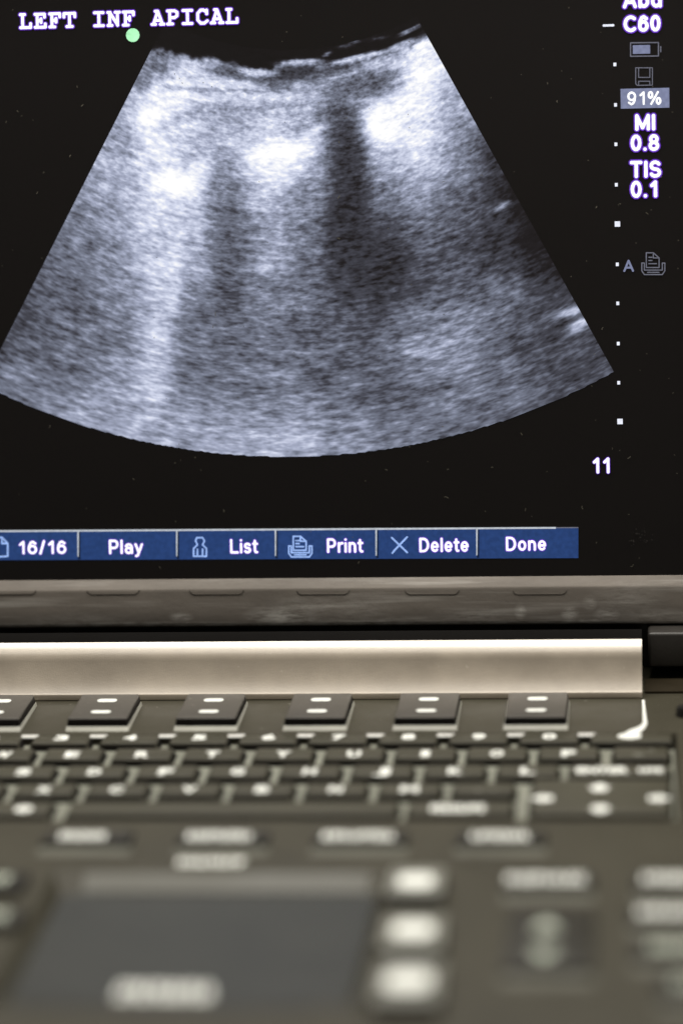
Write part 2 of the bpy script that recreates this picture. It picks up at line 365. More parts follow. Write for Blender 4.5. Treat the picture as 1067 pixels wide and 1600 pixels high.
# ---- what the screen shows -----------------------------------------------------
def flat(name, v2, fs, m, w, parent=disp, step=0.0):
    vs = []
    for i, p in enumerate(v2): vs.append(S(p[0], p[1], w))
    return obj_py(name, vs, fs, m, parent)
def quad_px(x0, x1, y0, y1):
    u0, v0 = uv((x0), (y0+y1)/2); u1, _ = uv(x1, (y0+y1)/2); _, vt = uv((x0+x1)/2, y0); _, vb = uv((x0+x1)/2, y1)
    return u0, u1, vb, vt
def rect(name, x0, x1, y0, y1, m, w):
    u0, u1, vb, vt = quad_px(x0, x1, y0, y1)
    return flat(name, [(u0, vb), (u1, vb), (u1, vt), (u0, vt)], [(0, 1, 2, 3)], m, w)
def arc(cx, cy, rx, ry, a0, a1, n=9): return [(cx+rx*math.cos(math.radians(a0+(a1-a0)*i/n)), cy+ry*math.sin(math.radians(a0+(a1-a0)*i/n))) for i in range(n+1)]
def ell(cx, cy, rx, ry): return arc(cx, cy, rx, ry, 0, 360, 14)
SANS = {
 'A': (20, [[(2, 2), (10, 22), (18, 2)], [(5, 8.5), (15, 8.5)]]), 'b': (15.6, [[(2.2, 22), (2.2, 2)], ell(7.8, 9, 5.6, 6.8)]), 'd': (15.6, [[(13.4, 22), (13.4, 2)], ell(7.8, 9, 5.6, 6.8)]),
 'C': (19, [arc(10.6, 12, 8.4, 10, 48, 312, 14)]), '6': (15.4, [ell(7.7, 8.4, 5.5, 6.4), [(2.2, 9), (3.0, 15.5), (5.4, 20.6), (8.4, 22), (12.4, 19)]]), '0': (15, [ell(7.5, 12, 5.4, 10)]),
 '9': (15.4, [ell(7.7, 15.6, 5.5, 6.4), [(13.2, 15), (12.4, 8.5), (10, 3.4), (7, 2), (3, 5)]]), '1': (12, [[(3.6, 17), (8.8, 22), (8.8, 2)]]), '%': (23, [ell(5, 17.2, 3, 4.8), ell(18, 6.8, 3, 4.8), [(6, 2), (17, 22)]]),
 'M': (21, [[(2.2, 2), (2.2, 22), (10.5, 4), (18.8, 22), (18.8, 2)]]), 'I': (4.8, [[(2.4, 22), (2.4, 2)]]), '.': (4.8, [[(2.4, 2.2), (2.4, 2.6)]]), '8': (15, [ell(7.5, 17.2, 4.6, 4.8), ell(7.5, 7.2, 5.4, 5.2)]),
 'T': (18, [[(2, 22), (16, 22)], [(9, 22), (9, 2)]]), 'S': (17, [arc(8.5, 17, 6, 5, 25, 270), arc(8.5, 7, 6.4, 5, 90, -155)]), '/': (9, [[(1.5, 1), (7.5, 23)]]),
 'P': (17, [[(2.2, 2), (2.2, 22), (9.5, 22)]+arc(9.5, 16.2, 5.4, 5.8, 90, -90)+[(2.2, 10.4)]]), 'l': (4.4, [[(2.2, 22), (2.2, 2)]]), 'a': (14.6, [arc(7.2, 11.4, 5.2, 4.4, 160, 0)+[(12.4, 2)], ell(6.8, 6.2, 4.8, 4.2)]),
 'y': (14, [[(1.5, 15.8), (7, 2.5)], [(12.5, 15.8), (7, 2.5), (5.2, -2), (2, -3)]]), 'L': (15, [[(2.2, 22), (2.2, 2), (14, 2)]]), 'i': (4.4, [[(2.2, 15.8), (2.2, 2)], [(2.2, 21.4), (2.2, 21.8)]]),
 's': (13, [arc(6.5, 12.4, 4.2, 3.5, 25, 270), arc(6.5, 5.5, 4.6, 3.5, 90, -155)]), 't': (9, [[(4, 20.5), (4, 5), (5.6, 2.2), (8, 2.2)], [(1, 15.8), (8, 15.8)]]), 'r': (9.4, [[(2.2, 15.8), (2.2, 2)], arc(7.8, 9.6, 5.4, 6.2, 180, 75)]),
 'n': (14.4, [[(2.2, 15.8), (2.2, 2)], arc(7.2, 10.2, 4.9, 5.6, 180, 0)+[(12.1, 2)]]), 'D': (18.6, [[(2.2, 2), (2.2, 22), (8, 22)]+arc(8, 12, 8.4, 10, 90, -90)+[(2.2, 2)]]), 'e': (15, [[(2.4, 9), (12.8, 9)], arc(7.5, 9, 5.3, 6.8, 0, 318, 14)]), 'o': (15, [ell(7.5, 9, 5.4, 6.8)])}
def words(name, text, x0, x1, top, basey, m=None, w=.00022, bold=5.4, fringe=9.6):
    """panel lettering drawn with a round pen: bold and fringe are pen widths in photo pixels"""
    m = m or M_white
    u0, vb = uv(x0, basey); u1, _ = uv(x1, basey); cap = uv(x0, top)[1]-vb
    gap = 3.0; tot = sum(SANS[c][0] for c in text)+gap*(len(text)-1); sx, sy = (u1-u0)/tot, cap/24.0
    lines, x = [], 0
    for c in text:
        for pl in SANS[c][1]:
            q = [(u0+(x+a)*sx, vb+b*sy) for a, b in pl]; lines += list(zip(q[:-1], q[1:]))
        x += SANS[c][0]+gap
    vs, fs, nf = [], [], 0
    for t, ww in ((bold, w), (fringe, w-.00005)):
        if not t: continue
        v2, f2 = strokes(lines, t/6200.0); o0 = len(vs)
        vs += [S(p[0], p[1], ww+(i//8)*2e-7) for i, p in enumerate(v2)]; fs += [tuple(i+o0 for i in f) for f in f2]
        if t is bold: nf = len(fs)
    o = obj_py(name, vs, fs, m, disp); o.data.materials.append(M_fringe)
    for p in o.data.polygons[nf:]: p.material_index = 1
    return o
def pen(name, lines_px, t_px, m, w=.00022, org=None):
    lines = [(uv(*a), uv(*b)) for a, b in lines_px]
    v2, fs = strokes(lines, t_px/6200.0)
    vs = []
    for i, p in enumerate(v2): vs.append(S(p[0], p[1], w+(i//8)*.000002))
    return obj_py(name, vs, fs, m, disp)

# examination title in slab letters
SLAB = {
 'L': [((3, 22), (10, 22)), ((6.5, 22), (6.5, 2)), ((3, 2), (19, 2)), ((19, 2), (19, 8))],
 'E': [((3, 22), (18, 22)), ((18, 22), (18, 17)), ((6.5, 22), (6.5, 2)), ((3, 2), (19, 2)), ((19, 2), (19, 7)), ((6.5, 12), (12.5, 12)), ((12.5, 15), (12.5, 9))],
 'F': [((3, 22), (19, 22)), ((19, 22), (19, 17)), ((6.5, 22), (6.5, 2)), ((3, 2), (11, 2)), ((6.5, 12), (13, 12)), ((13, 15), (13, 9))],
 'T': [((2.5, 22), (19.5, 22)), ((2.5, 22), (2.5, 16.5)), ((19.5, 22), (19.5, 16.5)), ((11, 22), (11, 2)), ((6.5, 2), (15.5, 2))],
 'I': [((4, 22), (18, 22)), ((11, 22), (11, 2)), ((4, 2), (18, 2))],
 'N': [((2, 22), (6, 22)), ((5, 22), (5, 2)), ((2, 2), (8.5, 2)), ((5, 22), (17, 3)), ((17, 22), (17, 2)), ((13.5, 22), (20.5, 22))],
 'A': [((11, 22), (4, 2)), ((11, 22), (18, 2)), ((7, 22), (11, 22)), ((6, 8), (16, 8)), ((1.5, 2), (7.5, 2)), ((14.5, 2), (20.5, 2))],
 'P': [((3, 22), (14, 22)), ((14, 22), (18, 19.5)), ((18, 19.5), (18, 14.5)), ((18, 14.5), (14, 11.5)), ((14, 11.5), (6.5, 11.5)), ((6.5, 22), (6.5, 2)), ((3, 2), (11, 2))],
 'C': [((18, 22), (18, 16)), ((18, 19), (13, 22)), ((13, 22), (8.5, 22)), ((8.5, 22), (4, 17)), ((4, 17), (4, 7)), ((4, 7), (8.5, 2)), ((8.5, 2), (14, 2)), ((14, 2), (19, 5.5))]}
ub, vb = uv(30, 45.5); ue, _ = uv(375, 35)
k = (ue-ub)/(15*23.0)
lines = []
for i, ch in enumerate('LEFT INF APICAL'):
    for a, b in SLAB.get(ch, []): lines.append(((ub+(i*23+a[0])*k, vb+(a[1])*k), (ub+(i*23+b[0])*k, vb+b[1]*k)))
for nm, t, m, w in (('exam_title', 4.4*k, M_white, .00022), ('exam_title_fringe', 7.6*k, M_fringe, .00012)):
    v2, fs = strokes(lines, t)
    obj_py(nm, [S(p[0], p[1], w+(i//8)*4e-7) for i, p in enumerate(v2)], fs, m, disp)
# orientation dot
u, v = uv(208, 55); r = 11/6200
flat('orientation_dot', [(u+r*math.cos(q*math.tau/14), v+r*math.sin(q*math.tau/14)) for q in range(14)], [tuple(range(14))], M_green, .00015)
# status column
words('status_text', 'Abd', 973, 1033, -13, 13); words('status_text', 'C60', 974, 1031, 25, 50)
words('status_text', 'MI', 992, 1023, 179, 204); words('status_text', '0.8', 985, 1029, 211, 236)
words('status_text', 'TIS', 984, 1032, 252, 278); words('status_text', '0.1', 985, 1027, 283, 309)
rect('percentage_box', 969, 1045, 138, 169, M_box, .00006)
words('percentage_text', '91%', 979, 1033, 143, 165, bold=3.3, fringe=0)
words('annotation_text', 'A', 973, 990, 406, 425, M_box, bold=3.2, fringe=0)
words('depth_text', '11', 924, 953, 715, 740, bold=4.4, fringe=6.4)
rect('battery_level', 988, 1015, 70.5, 84, M_box, .0001)
pen('battery_icon', [((984.5, 67), (1028, 66.5)), ((1028, 66.5), (1028, 87.5)), ((1028, 87.5), (984.5, 88)), ((984.5, 88), (984.5, 67)), ((1031.5, 73), (1031.5, 81))], 1.8, M_icon_grey)
pen('disk_icon', [((992.5, 106), (1018.5, 106)), ((1018.5, 106), (1018.5, 133)), ((1018.5, 133), (995, 133.5)), ((995, 133.5), (992.5, 131)), ((992.5, 131), (992.5, 106)),
                  ((997, 107), (997, 121)), ((997, 121), (1014.5, 121)), ((1014.5, 121), (1014.5, 107)), ((997, 132), (997, 127)), ((997, 127), (1014.5, 127)), ((1014.5, 127), (1014.5, 132))], 1.4, M_icon_grey)
def printer_icon(x0, y0, x1, y1, m, t):
    sx, sy = (x1-x0)/38.0, (y1-y0)/36.0
    L = [((8, 1), (19, 1)), ((19, 1), (19, 9)), ((19, 9), (28, 9)), ((19, 1), (28, 9)), ((28, 9), (28, 24)), ((28, 24), (8, 24)), ((8, 24), (8, 1)), ((12, 8), (17, 8)), ((12, 13), (17, 13)), ((12, 18), (24, 18)),
         ((1, 17), (5, 17)), ((5, 17), (5, 28)), ((5, 28), (33, 28)), ((33, 28), (33, 17)), ((33, 17), (37, 17)), ((37, 17), (37, 29)), ((37, 29), (33, 35)), ((33, 35), (5, 35)), ((5, 35), (1, 29)), ((1, 29), (1, 17)), ((10, 31.5), (28, 31.5))]
    return pen('printer_icon', [((x0+a[0]*sx, y0+a[1]*sy), (x0+b[0]*sx, y0+b[1]*sy)) for a, b in L], t, m)
printer_icon(1001, 394, 1039, 430, M_icon_grey, 1.7)
# depth scale
pen('depth_tick', [((942.5, 40), (957.5, 39.6))], 3.6, M_tick)
for i, (x, y) in enumerate([(960.0, 100.8), (961, 163.8), (961.6, 225.5), (962.3, 288.7), (964, 350), (963.8, 413), (964.5, 474), (965.3, 536.8), (966, 598), (968, 658.5)]):
    h, g = (4.2, 4.2) if i in (4, 9) else (2.2, 2.7)
    rect('depth_tick', x-h, x+h, y-g, y+g, M_tick, .00015)
# soft-key bar
bounds = [-31, 123, 277, 431, 588, 745, 903]
def bar_top(x): return 829.7-5.4*x/903
def bar_bot(x): return 875.2-3.2*x/903
def poly_px(name, pts, m, w): return flat(name, [uv(x, y) for x, y in pts], [tuple(range(len(pts)))[::-1]], m, w)
for a, b in zip(bounds[:-1], bounds[1:]):
    poly_px('menu_button', [(a, bar_top(a)), (b, bar_top(b)), (b, bar_bot(b)), (a, bar_bot(a))], M_blue, .00006)
    if b < 900:
        poly_px('menu_divider', [(b-1.6, bar_top(b)+1), (b+.9, bar_top(b)+1), (b+.5, bar_bot(b)-5), (b-1.2, bar_bot(b)-5)], M_bar_line, .00012)
        poly_px('menu_divider_edge', [(b+1.2, bar_top(b)+2), (b+3.4, bar_top(b)+2), (b+3.4, bar_bot(b)-1), (b-.5, bar_bot(b)-1)], M_bar_edge, .00009)
poly_px('menu_highlight', [(-31, bar_top(-31)-1.2), (868, bar_top(868)-1.2), (868, bar_top(868)+1.6), (-31, bar_top(-31)+1.6)], M_bar_line, .00014)
poly_px('menu_highlight', [(868.5, bar_top(868)-.9), (903, bar_top(903)-.9), (903, bar_top(903)+.8), (868.5, bar_top(868)+.8)], M_icon_grey, .00014)
words('menu_text', '16/16', 29, 105, 845, 866, bold=3.6, fringe=6.2); words('menu_text', 'Play', 171, 224, 843, 866, bold=3.6, fringe=6.2)
words('menu_text', 'List', 360, 403, 842, 865, bold=3.6, fringe=6.2); words('menu_text', 'Print', 511, 567, 841, 864, bold=3.6, fringe=6.2)
words('menu_text', 'Delete', 655, 732, 840, 863, bold=3.6, fringe=6.2); words('menu_text', 'Done', 790, 853, 838.5, 861, bold=3.6, fringe=6.2)
pen('person_icon', [((308, 840), (317, 840)), ((317, 840), (320, 845)), ((320, 845), (317, 851)), ((317, 851), (323, 857)), ((323, 857), (323, 869)), ((323, 869), (303, 869)), ((303, 869), (303, 857)), ((303, 857), (309, 851)), ((309, 851), (306, 845)), ((306, 845), (308, 840)),
                    ((309, 858), (309, 868)), ((317, 858), (317, 868))], 2.6, M_icon)
printer_icon(450.5, 837, 488.5, 871, M_icon, 2.5)
pen('cross_icon', [((612, 840), (636, 863)), ((636, 839), (616, 860)), ((616, 860), (613, 864))], 2.9, M_icon)
pen('page_icon', [((-8, 840), (4, 839.5)), ((4, 839.5), (13, 849)), ((13, 849), (13, 869)), ((13, 869), (-8, 870)), ((-8, 870), (-8, 840)), ((4, 839.5), (4, 849)), ((4, 849), (13, 849))], 2.8, M_icon)

# ultrasound sector: brightness of the echoes (0-255) on a measured grid, speckle from noise in polar coordinates
GX = [0, 60, 120, 180, 240, 300, 360, 420, 480, 540, 600, 660, 720, 780, 840, 900, 960]
GROWS = [(60,  [110,110,110,110,100, 60, 30, 30, 30, 40, 90,215,190, 40, 30, 30, 30]),
         (100, [120,120,120,120,135,175,120,165, 95,135,175,228,150, 40, 30, 20, 20]),
         (140, [130,130,130,145,205,212,205,200,140,110,110,222,165, 45, 30, 30, 30]),
         (180, [130,130,130,145,228,215,155,186,172, 84,216,205,140, 60, 30, 30, 30]),
         (220, [130,130,140,165,205,196,186,196,168, 72,206,200,130, 56, 20, 30, 30]),
         (260, [120,120,140,165,205,196,140,196,150, 48,155,184,124, 36, 18, 30, 30]),
         (300, [110,110,145,160,208,186,120,180,132, 42,112,146, 96, 32, 16, 30, 30]),
         (340, [100,100,128,150,205,176, 98,164,120, 40, 78,108, 90, 44, 18, 30, 30]),
         (380, [ 90, 95,120,130,206,190, 95,160,105, 36, 52, 75, 74, 50, 22, 30, 30]),
         (420, [ 85, 90,110,125,196,192, 95,152,100, 50, 40, 75, 76, 60, 38, 32, 30]),
         (460, [ 80, 85, 96,116,176,155, 90,124,100, 68, 55, 80, 86,100, 60, 52, 40]),
         (500, [ 80, 85,100,116,176,110, 90,110, 95, 75, 75,110,120,100, 70, 95, 60]),
         (540, [ 80, 90,100,116,178, 98, 95,105,100, 80, 96,140,130,100, 74, 62, 60]),
         (580, [100,100,110,126,176,102,104,110,100, 90, 86,110,124,104, 84, 74, 68]),
         (620, [118,118,130,142,172,116,116,120,114,104, 90,104,114,100, 85, 78, 70]),
         (660, [120,125,140,152,166,142,146,150,144,128,105,104,100, 92, 85, 78, 70]),
         (720, [130,135,145,155,160,158,162,162,152,140,118,108,100, 92, 85, 78, 70])]
def grid_val(x, y):
    x = min(max(x, 0), 959.9); i = int(x//60); fx = (x-GX[i])/60
    ys = [r[0] for r in GROWS]; y = min(max(y, ys[0]), ys[-1]-.01)
    j = max(q for q in range(len(ys)) if ys[q] <= y); fy = (y-ys[j])/(ys[j+1]-ys[j])
    fx = fx*fx*(3-2*fx); 
    a, b = GROWS[j][1], GROWS[j+1][1]
    return (a[i]*(1-fx)+a[i+1]*fx)*(1-fy)+(b[i]*(1-fx)+b[i+1]*fx)*fy
# local features: (x, y, half length, half width, tilt deg, level, softness)
FEAT = [(440, 262, 95, 62, 0, 208, .32), (275, 296, 74, 66, 6, 214, .32), (622, 190, 84, 78, -25, 220, .32),
        (385, 131, 110, 4, 2, 222, .6), (385, 142, 105, 3.5, 1, 118, .5), (560, 113, 60, 4, -14, 222, .6), (560, 123, 60, 3.5, -14, 108, .6), (622, 101, 50, 4, -22, 246, .5), (300, 131, 60, 4, 6, 232, .5), (300, 140, 55, 3, 6, 150, .4),
        (275, 286, 46, 24, 6, 252, 1.), (262, 245, 28, 9, 12, 232, 1.), (318, 266, 22, 18, -10, 235, 1.), (440, 240, 58, 22, -9, 252, 1.), (485, 208, 26, 7, -28, 225, 1.), (432, 268, 40, 20, 0, 232, .9),
        (598, 190, 36, 30, -20, 252, 1.), (640, 160, 50, 26, -30, 236, .9), (685, 85, 30, 40, 62, 232, .9), (532, 215, 24, 58, 96, 80, .6), (545, 300, 30, 130, 92, 42, .75), (545, 390, 38, 70, 90, 52, .4), (585, 410, 38, 75, 80, 58, .4), (300, 152, 95, 5, 2, 238, .55), (430, 152, 75, 5, -4, 228, .5), (395, 170, 85, 5, -5, 128, .45), (330, 140, 70, 4, 3, 150, .4), (470, 138, 50, 4, -6, 165, .5), (560, 155, 40, 4, -14, 140, .4), (640, 118, 40, 4, -24, 245, .5), (250, 150, 30, 6, 12, 235, .5), (390, 215, 30, 6, -28, 215, .5),
        (350, 310, 30, 80, 92, 104, .5), (358, 390, 34, 70, 92, 86, .6), (580, 128, 38, 20, -12, 88, .85), (555, 136, 30, 12, -10, 95, .6), (330, 172, 55, 12, -14, 140, .6), (345, 196, 40, 10, -28, 150, .5),
        (355, 112, 34, 10, 12, 70, .8), (420, 128, 36, 10, 14, 80, .8), (460, 114, 46, 15, -4, 48, .9), (520, 108, 40, 8, -10, 82, .8), (288, 94, 14, 9, 20, 205, .8), (330, 98, 18, 9, 10, 190, .8), (400, 113, 28, 6, 3, 205, .9), (300, 118, 34, 12, 10, 212, .8),
        (470, 97, 40, 5, -3, 195, .9), (560, 90, 62, 5, -13, 215, .95), (630, 70, 30, 6, -22, 190, .9), (245, 100, 14, 22, 60, 95, .6), (222, 128, 16, 20, 40, 95, .6),
        (782, 323, 16, 5, -30, 165, .9), (893, 487, 26, 7, -16, 190, .9), (905, 508, 22, 9, -30, 205, .95), (872, 512, 26, 9, -28, 45, .8), (700, 520, 60, 26, -25, 152, .6), (655, 552, 26, 6, 5, 195, .8), (805, 450, 14, 26, -10, 112, .7), (735, 500, 60, 16, -20, 132, .6),
        (268, 440, 20, 70, 94, 208, .6), (255, 540, 14, 60, 94, 195, .6), (240, 620, 12, 40, 94, 185, .5), (300, 470, 24, 50, 95, 100, .5), (300, 400, 12, 60, 94, 150, .4), (205, 420, 30, 120, 94, 140, .2),
        (770, 250, 16, 40, 70, 62, .6), (745, 330, 40, 30, -30, 70, .4), (640, 47, 21, 3.4, -27, 150, 1.), (556, 65, 12, 3, -4, 66, 1.), (540, 72, 14, 3, -10, 74, .9), (500, 58, 12, 2, -8, 60, 1.), (590, 60, 20, 3, -8, 62, .8), (512, 84, 9, 3, -25, 110, .9)]
TOP = [(225, 78), (250, 74), (262, 76), (275, 82), (288, 90), (305, 92), (330, 90), (350, 91), (375, 99), (395, 106), (420, 107), (436, 100), (450, 93), (480, 93), (500, 96), (520, 97), (560, 91), (600, 81), (630, 74), (655, 63), (670, 56), (700, 50)]
def top_edge(x):
    for (a, ya), (b, yb) in zip(TOP[:-1], TOP[1:]):
        if a <= x <= b: return ya+(yb-ya)*(x-a)/(b-a)
    return 40
def sm(a, b, t):
    t = min(max((t-a)/(b-a), 0), 1); return t*t*(3-2*t)
def echo(x, y):
    b = grid_val(x, y)
    wob = mnoise.noise(Vector((x*.035, y*.035, 1.7)))*8
    b = b*1.03+3
    b *= 1+.22*mnoise.noise(Vector((x*.018, y*.03, 4.2)))
    if y < 150:
        m = sm(-3, 7, y-top_edge(x)-wob*.35-7*mnoise.noise(Vector((x*.11, y*.05, 9.1))))
        b = b*m+6*(1-m)
    for (fx, fy, l, wd_, tl, lev, s) in FEAT:
        dx, dy = x-fx, y-fy
        if abs(dx) > l*2.6+wd_*2.6 or abs(dy) > l*2.6+wd_*2.6: continue
        t = math.radians(tl)
        if l < wd_ and abs(tl) > 60: p, q = dx, dy           # upright blobs: l is the half width, wd_ the half height
        else: p, q = dx*math.cos(t)+dy*math.sin(t), -dx*math.sin(t)+dy*math.cos(t)
        r = math.sqrt((p/l)**2+(q/wd_)**2)*(1+.015*wob)
        b += (lev-b)*s*(1-sm(.35, 1.45, r))
    return max(b, 4)/255
APEX = (447.0, -340.0)
A0, A1, R0, R1 = -.4660, .5070, 418.0, 1052.5
def sector():
    na, nr = 200, 190
    bm = bmesh.new(); ul = bm.loops.layers.uv.new('polar'); cl = bm.verts.layers.float.new('echo')
    V = []
    for i in range(na+1):
        t = A0+(A1-A0)*i/na; row = []
        for j in range(nr+1):
            r = R0+(R1-R0)*j/nr
            x = APEX[0]+r*math.sin(t); y = APEX[1]+r*math.cos(t)
            u, v = uv(x, y)
            if j == nr:                                  # the arc ends on whole panel pixels
                q = .00030; v = math.floor(v/q)*q
            vt = bm.verts.new(S(u, v, .00008)); vt[cl] = echo(x, y); row.append(vt)
        V.append(row)
    for i in range(na):
        for j in range(nr):
            f = bm.faces.new((V[i][j], V[i+1][j], V[i+1][j+1], V[i][j+1]))
            for l, (p, q) in zip(f.loops, ((i, j), (i+1, j), (i+1, j+1), (i, j+1))): l[ul].uv = ((A0+(A1-A0)*p/na)*8.0, (R0+(R1-R0)*q/nr)/100.0)
    return bm
def sector_material():
    m, nt, b, out = mat('ultrasound_picture')
    at = N(nt, 'ShaderNodeAttribute', attribute_name='echo'); u_ = N(nt, 'ShaderNodeUVMap', uv_map='polar')
    def spk(sx, sy, det, seed, rough=.5):
        mp = N(nt, 'ShaderNodeMapping'); val(mp.inputs['Scale'], (sx, sy, 1)); val(mp.inputs['Location'], (seed, seed*1.7, 0)); nt.links.new(u_.outputs[0], mp.inputs['Vector'])
        n = N(nt, 'ShaderNodeTexNoise', noise_dimensions='2D'); val(n.inputs['Scale'], 1.0); val(n.inputs['Detail'], det); val(n.inputs['Roughness'], rough); nt.links.new(mp.outputs[0], n.inputs['Vector']); 
        s = N(nt, 'ShaderNodeMath', operation='SUBTRACT'); nt.links.new(n.outputs['Fac'], s.inputs[0]); val(s.inputs[1], .5); return s.outputs[0]
    def mth(op, a, b_=None):
        n = N(nt, 'ShaderNodeMath', operation=op)
        for i, q in enumerate((a, b_)):
            if q is None: continue
            if isinstance(q, (int, float)): val(n.inputs[i], q)
            else: nt.links.new(q, n.inputs[i])
        return n.outputs[0]
    s1 = spk(4.6, 13.5, 1.8, 3.1, .6)     # lateral streaks, about 20 x 7 panel pixels
    s2 = spk(10.0, 25.0, 1.0, 11.7)
    s3 = spk(1.5, 7.0, 1.0, 23.0)
    sp = mth('ADD', mth('ADD', mth('MULTIPLY', s1, 1.25), mth('MULTIPLY', s2, .50)), mth('MULTIPLY', s3, .50))
    e = at.outputs['Fac']
    # speckle is strongest in the mid greys and fades in saturated echoes
    amp = mth('MULTIPLY', e, mth('SUBTRACT', 1.10, e))
    amp = mth('ADD', mth('MULTIPLY', amp, 1.45), .0)
    g = mth('ADD', e, mth('MULTIPLY', sp, amp))
    cr = N(nt, 'ShaderNodeValToRGB'); R = cr.color_ramp; R.interpolation = 'LINEAR'
    stops = [(0, (0, 0, 0)), (.13, (22, 20, 24)), (.3, (68, 70, 81)), (.5, (117, 123, 141)), (.68, (165, 172, 196)), (.84, (213, 219, 240)), (.97, (255, 255, 255))]
    while len(R.elements) < len(stops): R.elements.new(.5)
    for el, (p, c) in zip(R.elements, stops): el.position = p; el.color = (*lin(c), 1)
    nt.links.new(g, cr.inputs[0]); nt.links.new(cr.outputs[0], b.inputs['Emission Color']); val(b.inputs['Emission Strength'], 1.0)
    val(b.inputs['Base Color'], (.0078, .0063, .0062, 1)); val(b.inputs['Roughness'], .45); val(b.inputs['Specular IOR Level'], .25)
    return m
obj_bm('ultrasound_image', sector(), sector_material(), disp)

# lint and dust on the panel
bm = bmesh.new()
spots = [(128, 166, 4), (60, 300, 3), (150, 640, 3), (78, 668, 3), (690, 285, 5), (750, 274, 5), (528, 310, 5), (531, 373, 4), (338, 493, 5), (333, 512, 3), (700, 778, 6), (815, 680, 4), (770, 730, 3), (940, 515, 4), (980, 716, 5), (1012, 335, 4), (930, 325, 3), (870, 160, 3), (790, 520, 2), (350, 800, 4), (820, 798, 4), (910, 795, 5), (560, 880, 3), (250, 885, 3), (30, 175, 3), (110, 245, 3), (210, 750, 3), (605, 735, 3), (985, 885, 5)]
for i in range(150): spots.append((random.uniform(-20, 1065), random.uniform(0, 900), random.choice((.8, 1, 1.2, 1.6, 2.2))))
for (x, y, s) in spots:
    u, v = uv(x, y); a = random.uniform(0, 3.14); q = [(u, v)]
    for kk in range(2): a += random.uniform(-1.1, 1.1); q.append((q[-1][0]+math.cos(a)*s*.55/6200, q[-1][1]+math.sin(a)*s*.55/6200))
    v2, fs = strokes(list(zip(q[:-1], q[1:])), random.uniform(.7, 1.1)/6200)
    V = [bm.verts.new(S(p[0], p[1], .00036)) for p in v2]
    for f in fs: bm.faces.new([V[i] for i in f])
M_dust = plastic('lint', (.16, .15, .12), .9, 900, 0, .1, .3)
ob = obj_bm('dust', bm, M_dust, disp); ob['kind'] = 'stuff'
# smear on the panel corner by the bezel
bm = bmesh.new()
for i in range(26):
    u, v = uv(random.gauss(1000, 12), random.gauss(840, 8)); r = random.uniform(.6, 2.0)/6200
    bm.faces.new([bm.verts.new(S(u+r*math.cos(q*1.05)*random.uniform(.6, 1.3), v+r*math.sin(q*1.05)*random.uniform(.5, 1), .00036+i*1e-6)) for q in range(6)])
ob = obj_bm('smear', bm, plastic('smear_film', (.035, .033, .031), .9, 900, 0, .1, .4), disp); ob['kind'] = 'stuff'

# ---- keyboard -------------------------------------------------------------------
W, D = .017, .013571
def legend(key, text, cx, cy, z, width, height, m=M_print, bold=.03):
    v2, fs = fit_text(text, width, height, bold)
    return obj_py('legend', [(p[0]-width/2, p[1]-height/2, 0) for p in v2], fs, m, key, (cx, cy, z+.00006))
def blocks(key, n, cx, cy, z, width, height, m=M_print, seed=0):
    """a word too small to read: upright strokes of uneven width"""
    rnd = random.Random(seed); vs, fs = [], []
    n = int(round(n*1.5)); ws = [rnd.uniform(.7, 1.25) for _ in range(n)]; kx = width/sum(ws); x = -width/2
    for i in range(n):
        cell = ws[i]*kx; t = cell*rnd.uniform(.42, .6); x0 = x; x += cell
        parts = [(x0+cell*.06, x0+cell*.06+t, -.5, .5)]
        kind = rnd.randrange(4)
        e = x0+cell*.06+t+cell*.01; f = x0+cell*.94
        if kind in (0, 1): parts.append((e, f, .18, .5))
        if kind in (1, 2): parts.append((e, f, -.5, -.18))
        if kind in (0, 3): parts.append((e, f-cell*.1, -.12, .14))
        if kind == 3: parts.append((f-cell*.22, f, -.5, -.14))
        for (a, b, c, d) in parts:
            q = len(vs); vs += [(a, c*height, 0), (b, c*height, 0), (b, d*height, 0), (a, d*height, 0)]; fs.append((q, q+1, q+2, q+3))
    return obj_py('legend', vs, fs, m, key, (cx, cy, z+.00006))
_km = {}
def key(cx, cy, w, d, h=None, name='key', m=None):
    """cx, cy = middle of the key's top, flush with the deck"""
    kk = (round(w, 5), round(d, 5), name)
    if kk not in _km:
        o = obj_bm(name, frustum_bm(w, d, -FLOOR-.00004 if h is None else h, .0010, .0005, .0008, .00055, skirt=True), m or M_key, root, (cx, cy, 0)); smooth_by_angle(o, 30); o.data.materials.append(M_skirt)
        _km[kk] = o; return o
    o = _km[kk].copy(); COL.objects.link(o); o.location = (cx, cy, 0); attach(o, root); return o
yn = .740282
KW = .0134
def lw(ch): return {'I': .0010, 'W': .0040, 'M': .0036, '1': .0014}.get(ch, .0027)
rowx = {'n': -.144909, 'q': -.139921, 'a': -.149131, 'z': -.141693}
